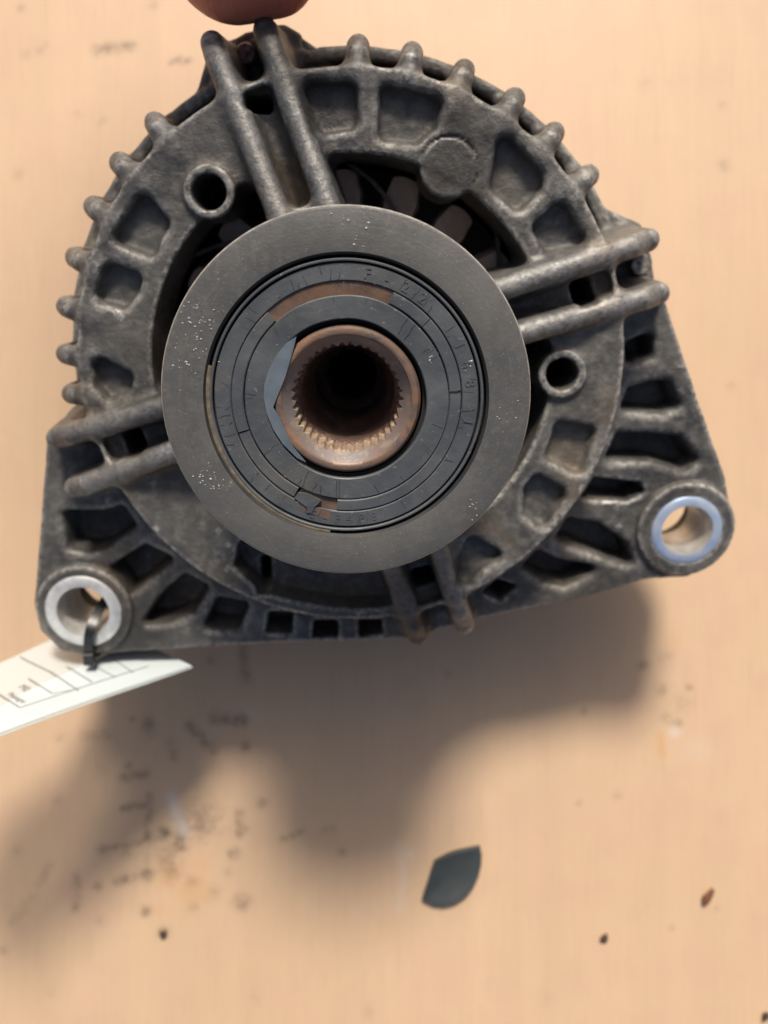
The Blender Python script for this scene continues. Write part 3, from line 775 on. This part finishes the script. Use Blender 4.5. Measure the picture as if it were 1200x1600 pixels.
def wobble(v, amp, seed, zamp=.03):
    q = np.array(v, float); a = np.arctan2(q[:, 1], q[:, 0]); r = np.hypot(q[:, 0], q[:, 1])
    g = np.random.default_rng(seed); ph = g.uniform(0, 6.28, 8); d = sum(np.sin(a*(n+2)*1.0+ph[n])/(n+1.5) for n in range(8))
    q[:, 0] *= 1+amp*d/r; q[:, 1] *= 1+amp*d/r; q[:, 2] += zamp*np.sin(a*3+ph[0])
    return q
def annulus(name, r0, r1, zt, zb, a0=0, a1=360, seed=1, mat=None, bev=.18, amp=.03, tilt=0):
    n = max(8, int(abs(a1-a0)/2))
    v, f, k = lathe([(r0, zb), (r0, zt-bev), (r0+bev, zt), (r1-bev, zt), (r1, zt-bev), (r1, zb)], n, closed=True, a0=a0, a1=a1)
    o = fix_normals(alt_part(name, wobble(v, amp, seed), f, mat or M_CAP, pulley, sharp=35))
    return o
annulus('cap_lip', 22.55, 23.05, -.42, -2.4, seed=3, bev=.14)
annulus('cap_outer_ring', 19.45, 22.25, -.72, -2.4, seed=4)
annulus('cap_inner_ring', 13.45, 17.22, -.66, -2.4, seed=6, amp=.10)
for a0, a1, zt, sd_ in ((131, 196, -.52, 11), (196.8, 240.5, -.70, 12), (264, 364.3, -.66, 14), (5.0, 44, -.62, 15), (44.4, 66, -.64, 16)):
    annulus('cap_middle_ring', 17.36, 19.34, zt, -2.4, a0, a1, sd_)
# broken chunk, shifted outward
v, F_ = prism([polar(18.2, 241.5), polar(19.3, 241), polar(20.0, 249), polar(20.9, 249.6), polar(20.7, 252), polar(19.5, 252.5), polar(18.0, 255), polar(17.6, 246)], -2.3, -.48)
alt_part('cap_fragment', v, F_, M_CAP, pulley, smooth=False)['label'] = 'loose broken piece of the dust cap'
for pl in ([polar(19.5, 246.5), polar(20.7, 246.0), polar(20.8, 248.6), polar(19.7, 248.8)], [polar(19.5, 253), polar(20.9, 252.8), polar(21.1, 261), polar(20.3, 262), polar(19.55, 261)],
           ):
    v, F_ = prism(pl, -1.3, -.70); alt_part('rust_patch', v, F_, M_RUST, pulley, smooth=False)
# torn flap over the hub, left
v, F_ = prism(D['FLAP'], -.95, -.42)
fix_normals(alt_part('torn_flap', v, F_, M_FLAP, pulley, smooth=False))['label'] = 'torn lighter flap of the cap over the hub edge'

# hub with internal splines
NA = 38*12
th = np.arange(NA)*2*math.pi/NA
ph = (np.arange(NA) % 12)/12
tooth = np.clip(np.abs(ph-.5)*2*1.9-.45, 0, 1)
tj = np.random.default_rng(3).normal(0, .10, 38)[np.arange(NA)//12]
rs = 9.0+.50*tooth*(1+1.6*tj)+.05*np.sin(th*7)
rows = []
for r, zz in ((12.55, -7), (12.55, -2.0), (12.4, -1.35), (12.0, -.85), (11.5, -.72), (11.05, -.85), (10.8, -1.15)): rows.append((np.full(NA, r), np.full(NA, zz)))
zc = -1.15-(10.8-rs)*1.25
mid = np.minimum(10.8, rs+.9)
rows.append((np.full(NA, 10.1), np.full(NA, -1.15-.7*1.25)))
rows.append((rs, zc)); rows.append((rs*.99, np.full(NA, -8.5)))
for r, zz in ((8.75, -9.0), (8.6, -10.0), (8.45, -10.4), (8.45, -19), (7.1, -22), (7.0, -33), (5.4, -35), (5.2, -36), (5.2, -70), (0.01, -70)): rows.append((np.full(NA, r), np.full(NA, zz)))
V_ = np.concatenate([np.stack([r*np.cos(th), r*np.sin(th), zz], 1) for r, zz in rows])
F_, K_ = [], []
segm = [0]*6+[1, 1, 2]+[3]*12
for i in range(len(rows)-1):
    for q in range(NA): F_.append((i*NA+q, i*NA+(q+1) % NA, (i+1)*NA+(q+1) % NA, (i+1)*NA+q)); K_.append(segm[i])
V_[:, 2] += .05*np.sin(np.arctan2(V_[:, 1], V_[:, 0])*5)*(np.hypot(V_[:, 0], V_[:, 1]) > 10.9)
fix_normals(alt_part('splined_hub', V_, F_, [M_HUB, M_CONE, M_SPL, M_BORE], pulley, fmat=K_, sharp=32))

# radial cracks of the cap: fine open slits
cv, cf = [], []
def slit(r0, a0, r1, a1, w, z):
    n = 5; pts = []
    for i in range(n+1):
        t = i/n; x, y = polar(r0+(r1-r0)*t, a0+(a1-a0)*t); j = 0 if i in (0, n) else random.uniform(-.10, .10)
        pts.append((x+j, y-j))
    for i in range(n):
        (ax, ay), (bx, by) = pts[i], pts[i+1]
        l = math.hypot(bx-ax, by-ay)+1e-9; nx, ny = -(by-ay)/l*w/2, (bx-ax)/l*w/2
        b = len(cv)
        for (x, y, h) in ((ax+nx, ay+ny, z), (ax-nx, ay-ny, z), (bx-nx, by-ny, z), (bx+nx, by+ny, z)): cv.append((x, y, h))
        cf.append((b, b+1, b+2, b+3))
for k in range(46):
    a = random.uniform(0, 360); ln = random.uniform(.5, 2.4); r = random.choice((19.6, 22.0-ln, 19.6))
    slit(r, a, r+ln, a+random.uniform(-1.5, 1.5), random.uniform(.04, .09), -.69)
for k in range(16):
    a = random.uniform(0, 360); ln = random.uniform(.8, 2.2)
    slit(17.0-ln, a, 17.0, a+random.uniform(-1.5, 1.5), random.uniform(.04, .08), -.62)
for a in (52, 46.5, 262, 264, 241, 212): slit(13.9, a, 17.0, a+1, .08, -.62)
slit(17.4, 4.6, 19.3, 4.9, .22, -.57)
alt_part('crack', cv, cf, M_CRACK, pulley, smooth=False)['kind'] = 'stuff'

# moulded lettering standing off the outer ring
def arc_text(chars, r, a_start, step, size, z, flip=False):
    vs, fs = [], []
    for i, ch in enumerate(chars):
        if ch == ' ': continue
        cu = bpy.data.curves.new('lettering', 'FONT'); cu.body = ch; cu.size = size; cu.extrude = .11; cu.align_x = 'CENTER'; cu.align_y = 'CENTER'; cu.resolution_u = 2
        ob = bpy.data.objects.new('lettering', cu); col.objects.link(ob)
        dg = bpy.context.evaluated_depsgraph_get(); me = ob.evaluated_get(dg).to_mesh()
        a = R(a_start+step*i); rot = a-math.pi/2+(math.pi if flip else 0)
        b = len(vs); c, s = math.cos(rot), math.sin(rot)
        for q in me.vertices: vs.append((r*math.cos(a)+q.co.x*c-q.co.y*s, r*math.sin(a)+q.co.x*s+q.co.y*c, z+q.co.z))
        for pl in me.polygons: fs.append(tuple(b+t for t in pl.vertices))
        ob.evaluated_get(dg).to_mesh_clear(); bpy.data.objects.remove(ob); bpy.data.curves.remove(cu)
    return vs, fs
v, F_ = arc_text('F-22 1168 1', 20.85, 80, -9.0, 2.5, -.72)
alt_part('lettering', v, F_, M_CAP, pulley, smooth=False)
v, F_ = arc_text('E-F4P8', 20.9, 252.5, 6.0, 2.2, -.72, True)
alt_part('lettering', v, F_, M_CAP, pulley, smooth=False)

# grit stuck on the pulley face
gv, gf = [], []
def grit(u, v_, z, r):
    b = len(gv); q = [random.uniform(.6, 1.3) for _ in range(6)]
    for (x, y, zz), s in zip(((1, 0, 0), (-1, 0, 0), (0, 1, 0), (0, -1, 0), (0, 0, 1), (0, 0, -.4)), q): gv.append((u+x*r*s, v_+y*r*s, z+zz*r*s*.6))
    for t in ((0, 2, 4), (2, 1, 4), (1, 3, 4), (3, 0, 4), (2, 0, 5), (1, 2, 5), (3, 1, 5), (0, 3, 5)): gf.append(tuple(b+i for i in t))
for (cu, cv_, sp, n) in D_GRIT:
    for k in range(n):
        x, y = random.gauss(cu, sp), random.gauss(cv_, sp); r = math.hypot(x, y)
        if r > 30.6: continue
        zz = 0.02 if r > 24.2 else (-.68 if 13.6 < r < 22.2 else None)
        if zz is None: continue
        grit(x, y, zz, abs(random.gauss(.10, .06))+.05)
for k in range(150):
    r, a = random.uniform(24.5, 30.4), random.uniform(0, 360); x, y = polar(r, a); grit(x, y, .01, random.uniform(.03, .09))
for k in range(60):
    r, a = random.uniform(13.8, 22), random.uniform(0, 360); x, y = polar(r, a); grit(x, y, -.70 if r > 19.4 else -.64, random.uniform(.03, .10))
alt_part('grit', gv, gf, M_DUST, pulley, smooth=False)['kind'] = 'stuff'
# dirt packed along the lower left of the lip
v, f, k = lathe([(22.95, -.48), (23.25, -.34), (23.6, -.5)], 60, a0=165, a1=262)
alt_part('dirt_line', wobble(v, .05, 5, .08), f, mat_plain('tan_dirt', (.20, .155, .105), .9, 0, (.10, .085, .065), 700, .0001), pulley)

# ---------------------------------------------------------------- cable tie through the left ear
def ribbon(path, w, t, mat, name, up):
    """flat strap along a path of world millimetre points"""
    P = [Vector(p) for p in path]; V_, F_ = [], []
    for i, p in enumerate(P):
        d = (P[min(i+1, len(P)-1)]-P[max(i-1, 0)]).normalized()
        s = d.cross(up).normalized(); n_ = s.cross(d).normalized()
        for a, b in ((-1, -1), (1, -1), (1, 1), (-1, 1)): V_.append(p+s*(w/2*a)+n_*(t/2*b))
    for i in range(len(P)-1):
        for k in range(4): F_.append((i*4+k, i*4+(k+1) % 4, i*4+4+(k+1) % 4, i*4+4+k))
    F_ += [(3, 2, 1, 0), tuple(len(V_)-4+k for k in range(4))]
    return [v*MM for v in V_], F_
def bez(pts, n):
    """Catmull-Rom through the points"""
    P = [Vector(p) for p in pts]; P = [P[0]*2-P[1]]+P+[P[-1]*2-P[-2]]; out = []
    for i in range(1, len(P)-2):
        for k in range(n):
            t = k/n; a, b, c, d = P[i-1:i+3]
            out.append(.5*((2*b)+(c-a)*t+(2*a-5*b+4*c-d)*t*t+(3*b-a-3*c+d)*t**3))
    return out+[P[-2]]

ecx, ecy = D['EARBOSS'][0]
tie = bpy.data.objects.new('cable_tie', None); col.objects.link(tie)
tie.location = w2world(ecx+3, ecy-8, -56)*MM
tag(tie, 'black nylon cable tie looped through the left mounting hole of the alternator', 'cable tie')
pth = [w2world(*q) for q in ((ecx+5.0, ecy+2.6, -73), (ecx+4.3, ecy+1.6, -66), (ecx+3.2, ecy-.6, -58.5), (ecx+2.0, ecy-3.8, -54.2), (ecx+1.2, ecy-7.5, -53.6), (ecx+.9, ecy-11.0, -54.2), (ecx+.7, ecy-13.4, -58), (ecx+1.0, ecy-13.6, -66), (ecx+3, ecy-9.5, -73.5), (ecx+5, ecy-1, -75))]
v, F_ = ribbon(bez(pth, 6), 2.3, 1.0, M_TIE, 'strap', N)
# orientation: the strap lies flat on the face
o = add_obj('strap', make_mesh('strap', [q-tie.location for q in v], F_, M_TIE, sharp=50), tie); fix_normals(o)
hd = w2world(ecx+.75, ecy-12.4, -53.6)
hv, hf = [], []
hw, hh, ht = 1.35, 1.7, .9
for zz, sc in ((-ht, 1), (ht*.6, 1), (ht, .8)):
    for a, b in ((-1, -1), (1, -1), (1, 1), (-1, 1)):
        q = hd+U*(hw*a*sc)+V*(hh*b*sc)+N*zz; hv.append(q*MM-tie.location)
for l in range(2):
    for k in range(4): hf.append((l*4+k, l*4+(k+1) % 4, l*4+4+(k+1) % 4, l*4+4+k))
hf += [(3, 2, 1, 0), (8, 9, 10, 11)]
fix_normals(add_obj('locking_head', make_mesh('locking_head', hv, hf, M_TIE, smooth=False), tie))

# ---------------------------------------------------------------- paper tag
TA, TB, TC = (Vector(p) for p in TAG_PTS['frame'])        # far right tip, near left corner, a point up the short side
tag_o = bpy.data.objects.new('paper_tag', None); col.objects.link(tag_o)
tag_o.location = TA*MM
tag(tag_o, 'white laminated paper tag with printed table, tied to the left mounting ear', 'tag')
TX = (TB-TA).normalized(); TN = TX.cross(TC-TA).normalized()
if TN.z < 0: TN = -TN
TY = TN.cross(TX)
if TY.dot(TC-TA) < 0: TY = -TY
def tpt(x, y, z=0): return (TX*x+TY*y+TN*z)*MM
def curl(x, y): return 1.6*math.sin(max(0, x)/95*math.pi)+.0006*y*y
def tag_strip(name, poly, z0, z1, mat, parent, grid=None):
    n = len(poly)
    V_ = [tpt(x, y, z1+curl(x, y)) for x, y in poly]+[tpt(x, y, z0+curl(x, y)) for x, y in poly]
    F_ = [tuple(range(n)), tuple(range(2*n-1, n-1, -1))]+[(i, n+i, n+(i+1) % n, (i+1) % n) for i in range(n)]
    return fix_normals(add_obj(name, make_mesh(name, V_, F_, mat, smooth=False), parent))
def tag_grid(name, ol, f0, f1, mat, dz):   # outline: (x, y_low, y_high)
    nx, ny = 48, 10; V_, F_ = [], []
    X = np.linspace(ol[0][0], ol[-1][0], nx+1)
    for zz in (0.0, -.25):
        for x in X:
            lo = np.interp(x, [p[0] for p in ol], [p[1] for p in ol]); hi = np.interp(x, [p[0] for p in ol], [p[2] for p in ol])
            for j in range(ny+1):
                y = lo+(hi-lo)*(f0+(f1-f0)*j/ny); V_.append(tpt(x, y, zz+dz+curl(x, y)))
    m = (nx+1)*(ny+1)
    for i in range(nx):
        for j in range(ny):
            a = i*(ny+1)+j; F_ += [(a, a+ny+1, a+ny+2, a+1), (m+a, m+a+1, m+a+ny+2, m+a+ny+1)]
    for i in range(nx):
        a = i*(ny+1); F_ += [(a, m+a, m+a+ny+1, a+ny+1)]; a += ny; F_ += [(a, a+ny+1, m+a+ny+1, m+a)]
    for j in range(ny):
        F_ += [(j, j+1, m+j+1, m+j)]; a = nx*(ny+1)+j; F_ += [(a, m+a, m+a+1, a+1)]
    return fix_normals(add_obj(name, make_mesh(name, V_, F_, mat, sharp=40), tag_o))
tag_grid('sheet', TAG_PTS['sheet'], 0.0, 1.0, M_TAG, 0)  # outline tapered to cast the dark core of the tag's shadow
tag_grid('sleeve', TAG_PTS['outline'], -.01, 1.0, M_SLV, -.35)  # added see-through layer, shaped to cast the lighter band of the shadow
def line(x0, y0, x1, y1, w, mat=M_INK):
    l = math.hypot(x1-x0, y1-y0); nx, ny = -(y1-y0)/l*w/2, (x1-x0)/l*w/2; k = max(1, int(l/4)); P, Q = [], []
    for i in range(k+1):
        t = i/k; x, y = x0+(x1-x0)*t, y0+(y1-y0)*t; P.append((x+nx, y+ny)); Q.append((x-nx, y-ny))
    tag_strip('ruled_line', P+Q[::-1], .03, .06, mat, tag_o)
for q in TAG_PTS['lines']: line(*q)
def tag_text(body, x, y, size, ang):
    cu = bpy.data.curves.new('printed_text', 'FONT'); cu.body = body; cu.size = size; cu.align_x = 'CENTER'; cu.resolution_u = 2; cu.extrude = .01
    ob = bpy.data.objects.new('printed_text', cu); col.objects.link(ob)
    dg = bpy.context.evaluated_depsgraph_get(); me = ob.evaluated_get(dg).to_mesh()
    c, s = math.cos(ang), math.sin(ang); V_, F_ = [], []
    for p in me.vertices:
        px, py = x+p.co.x*c+p.co.y*s, y+p.co.x*s-p.co.y*c
        V_.append(tpt(px, py, .07+p.co.z+curl(px, py)))
    F_ = [tuple(q.vertices) for q in me.polygons]
    ob.evaluated_get(dg).to_mesh_clear(); bpy.data.objects.remove(ob); bpy.data.curves.remove(cu)
    add_obj('printed_text', make_mesh('printed_text', V_, F_, M_INK, smooth=False), tag_o)
for t in TAG_PTS['text']: tag_text(*t)

# ---------------------------------------------------------------- plastic shard on the bench
sh = bpy.data.objects
pts = SHARD
cx = sum(p[0] for p in pts)/len(pts); cy = sum(p[1] for p in pts)/len(pts)
V_, F_ = [], []
n = len(pts)
lev = [(1.0, 0.0), (1.0, 1.6), (.965, 2.0), (.90, 1.95), (.75, 1.5), (.5, 1.05), (.25, .85)]
for s, z in lev:
    for x, y in pts: V_.append(((x-cx)*s, (y-cy)*s, z))
for l in range(len(lev)-1):
    for i in range(n): F_.append((l*n+i, l*n+(i+1) % n, (l+1)*n+(i+1) % n, (l+1)*n+i))
F_ += [tuple(range(n-1, -1, -1)), tuple((len(lev)-1)*n+i for i in range(n))]
shard = fix_normals(add_obj('plastic_shard', make_mesh('plastic_shard', np.array(V_)*MM, F_, M_SHARD, sharp=40)))
shard.location = (cx*MM, cy*MM, .0002)
tag(shard, 'dark grey curved plastic shard lying alone on the bench below the alternator', 'plastic piece')

# ---------------------------------------------------------------- crumbs
def crumb(name, x, y, r, mat, label, el=1.3, seed=0):
    g = np.random.default_rng(seed); import bmesh
    bm = bmesh.new(); bmesh.ops.create_icosphere(bm, subdivisions=2, radius=1)
    ph = g.uniform(0, 6.28, 3)
    for q in bm.verts:
        c = q.co; k = 1+.25*math.sin(c.x*3+ph[0])+.2*math.sin(c.y*4+ph[1])+g.uniform(-.12, .12)
        q.co = Vector((c.x*k*el, c.y*k, c.z*k*.6))*r*MM
    mz = min(q.co.z for q in bm.verts)
    for q in bm.verts: q.co.z -= mz
    me = bpy.data.meshes.new(name); bm.to_mesh(me); bm.free(); me.materials.append(mat)
    o = add_obj(name, me); o.location = (x*MM, y*MM, .0001); o.rotation_euler.z = R(55)
    return tag(o, label, 'crumb', 'dirt crumbs on the bench')
for i, (x, y, r, k, lab) in enumerate(CRUMBS): crumb('dirt_crumb', x, y, r, (M_CRUMB, M_CRUMBR)[k], lab, 1.3, i)

# ---------------------------------------------------------------- the hand at the top
HF = Field((-100, 92, 70), (38, 332, 290), 1.0)
def cap(a, b, ra, rb, k=4.0):
    lo = [min(a[i], b[i])-max(ra, rb)-6 for i in range(3)]; hi = [max(a[i], b[i])+max(ra, rb)+6 for i in range(3)]
    HF.op(lambda x, y, z: seg3(x, y, z, a, b, ra, rb), 'add', k, box=(lo, hi))
KN = [(-52, 191, 143), (-31, 196, 146), (-10, 194, 141), (8, 188, 134)]      # knuckles
for q, (ra, rb) in zip(KN, ((17, 12), (18, 12.5), (17, 12), (16, 11))):
    cap((-36+(q[0]+22)*.35, 238, 186), q, ra, rb, 9.0)
for x0, x1 in ((-42, -46), (-27, -25)):
    cap((x0, 237, 186), (x0, 254, 204), 19, 19, 9.0); cap((x0, 254, 204), (x1, 322, 272), 19, 24, 9.0)
# index finger pressed on the rib end
TH = [(-22.8, 110.3, 97.0), (-47.0, 121.0, 99), (-60, 146, 110), (-52, 191, 143)]
cap(TH[0], (-29.8, 109.5, 97.4), 10.6, 10.9, 3); cap((-29.8, 109.5, 97.4), TH[1], 10.9, 10.8, 3); cap(TH[1], TH[2], 10.6, 11.0, 3); cap(TH[2], TH[3], 10.8, 12.5, 6)
# the other fingers folded into the palm
for q, ln, r0 in ((KN[1], 1.0, 10.0), (KN[2], .96, 9.6), (KN[3], .8, 8.6)):
    a = q; b = (q[0]+1, q[1]-26*ln, q[2]-30*ln); c = (q[0]+2, q[1]+4*ln, q[2]-42*ln); d = (q[0]+1, q[1]+20*ln, q[2]-24*ln)
    cap(a, b, r0+1.2, r0, 3); cap(b, c, r0, r0-.9, 1.2); cap(c, d, r0-.9, r0-1.6, 1.2)
# thumb laid along the folded fingers
cap((-48, 228, 170), (-62, 212, 138), 15, 12, 7); cap((-62, 212, 138), (-50, 202, 114), 11.5, 10.5, 3); cap((-50, 202, 114), (-28, 198, 96), 10.3, 9, 2)
HF.rough(9, .25)
hv_, hf_, hn_ = HF.mesh()
org = Vector((-35, 237, 186))
person = add_obj('person', make_mesh('person', (hv_-np.array(org))*MM, hf_, M_SKIN))
person.location = org*MM
tag(person, 'bare hand reaching in at the top, fingertip pressed on the alternator rib', 'person')
# finger nail, on the side away from the pad
nv, nf = [], []
d = (Vector(TH[0])-Vector(TH[1])).normalized(); upn = Vector((-.25, .35, .9)); upn = (upn-d*upn.dot(d)).normalized(); sdv = d.cross(upn)
for i in range(9):
    for j in range(9):
        s, t = i/8*2-1, j/8*2-1
        a = t*.85; rad = 11.0 if abs(t) < .99 else 10.6
        ct = Vector(TH[0])-d*(2.0-s*6.5*(1 if s < 0 else 1-.18*t*t))
        q = ct+(upn*math.cos(a)+sdv*math.sin(a))*(rad-(0.9*max(0, s))**2*1.2)
        nv.append(q*MM-person.location)
for i in range(8):
    for j in range(8): nf.append((i*9+j, (i+1)*9+j, (i+1)*9+j+1, i*9+j+1))
fix_normals(add_obj('fingernail', make_mesh('fingernail', nv, nf, M_NAIL), person))
# sleeve cuff
cv2, cf2 = [], []
ad, ax_ = Vector((0, .7, .714)), Vector((0, .714, -.7))
for t_, r_ in ((92, 27), (91, 31), (95, 33), (117, 35), (207, 44), (208, 40)):
    for k in range(32):
        a = k*2*math.pi/32; rr2 = r_*(1+.03*math.sin(3*a+t_*.1))
        cv2.append(((Vector((-35, 237, 186))+ad*t_+Vector((1, 0, 0))*(rr2*1.25*math.cos(a))+ax_*(rr2*.92*math.sin(a)))*MM)-person.location)
for l in range(5):
    for k in range(32): cf2.append((l*32+k, l*32+(k+1) % 32, (l+1)*32+(k+1) % 32, (l+1)*32+k))
fix_normals(add_obj('sleeve', make_mesh('sleeve', cv2, cf2, M_CLOTH), person))
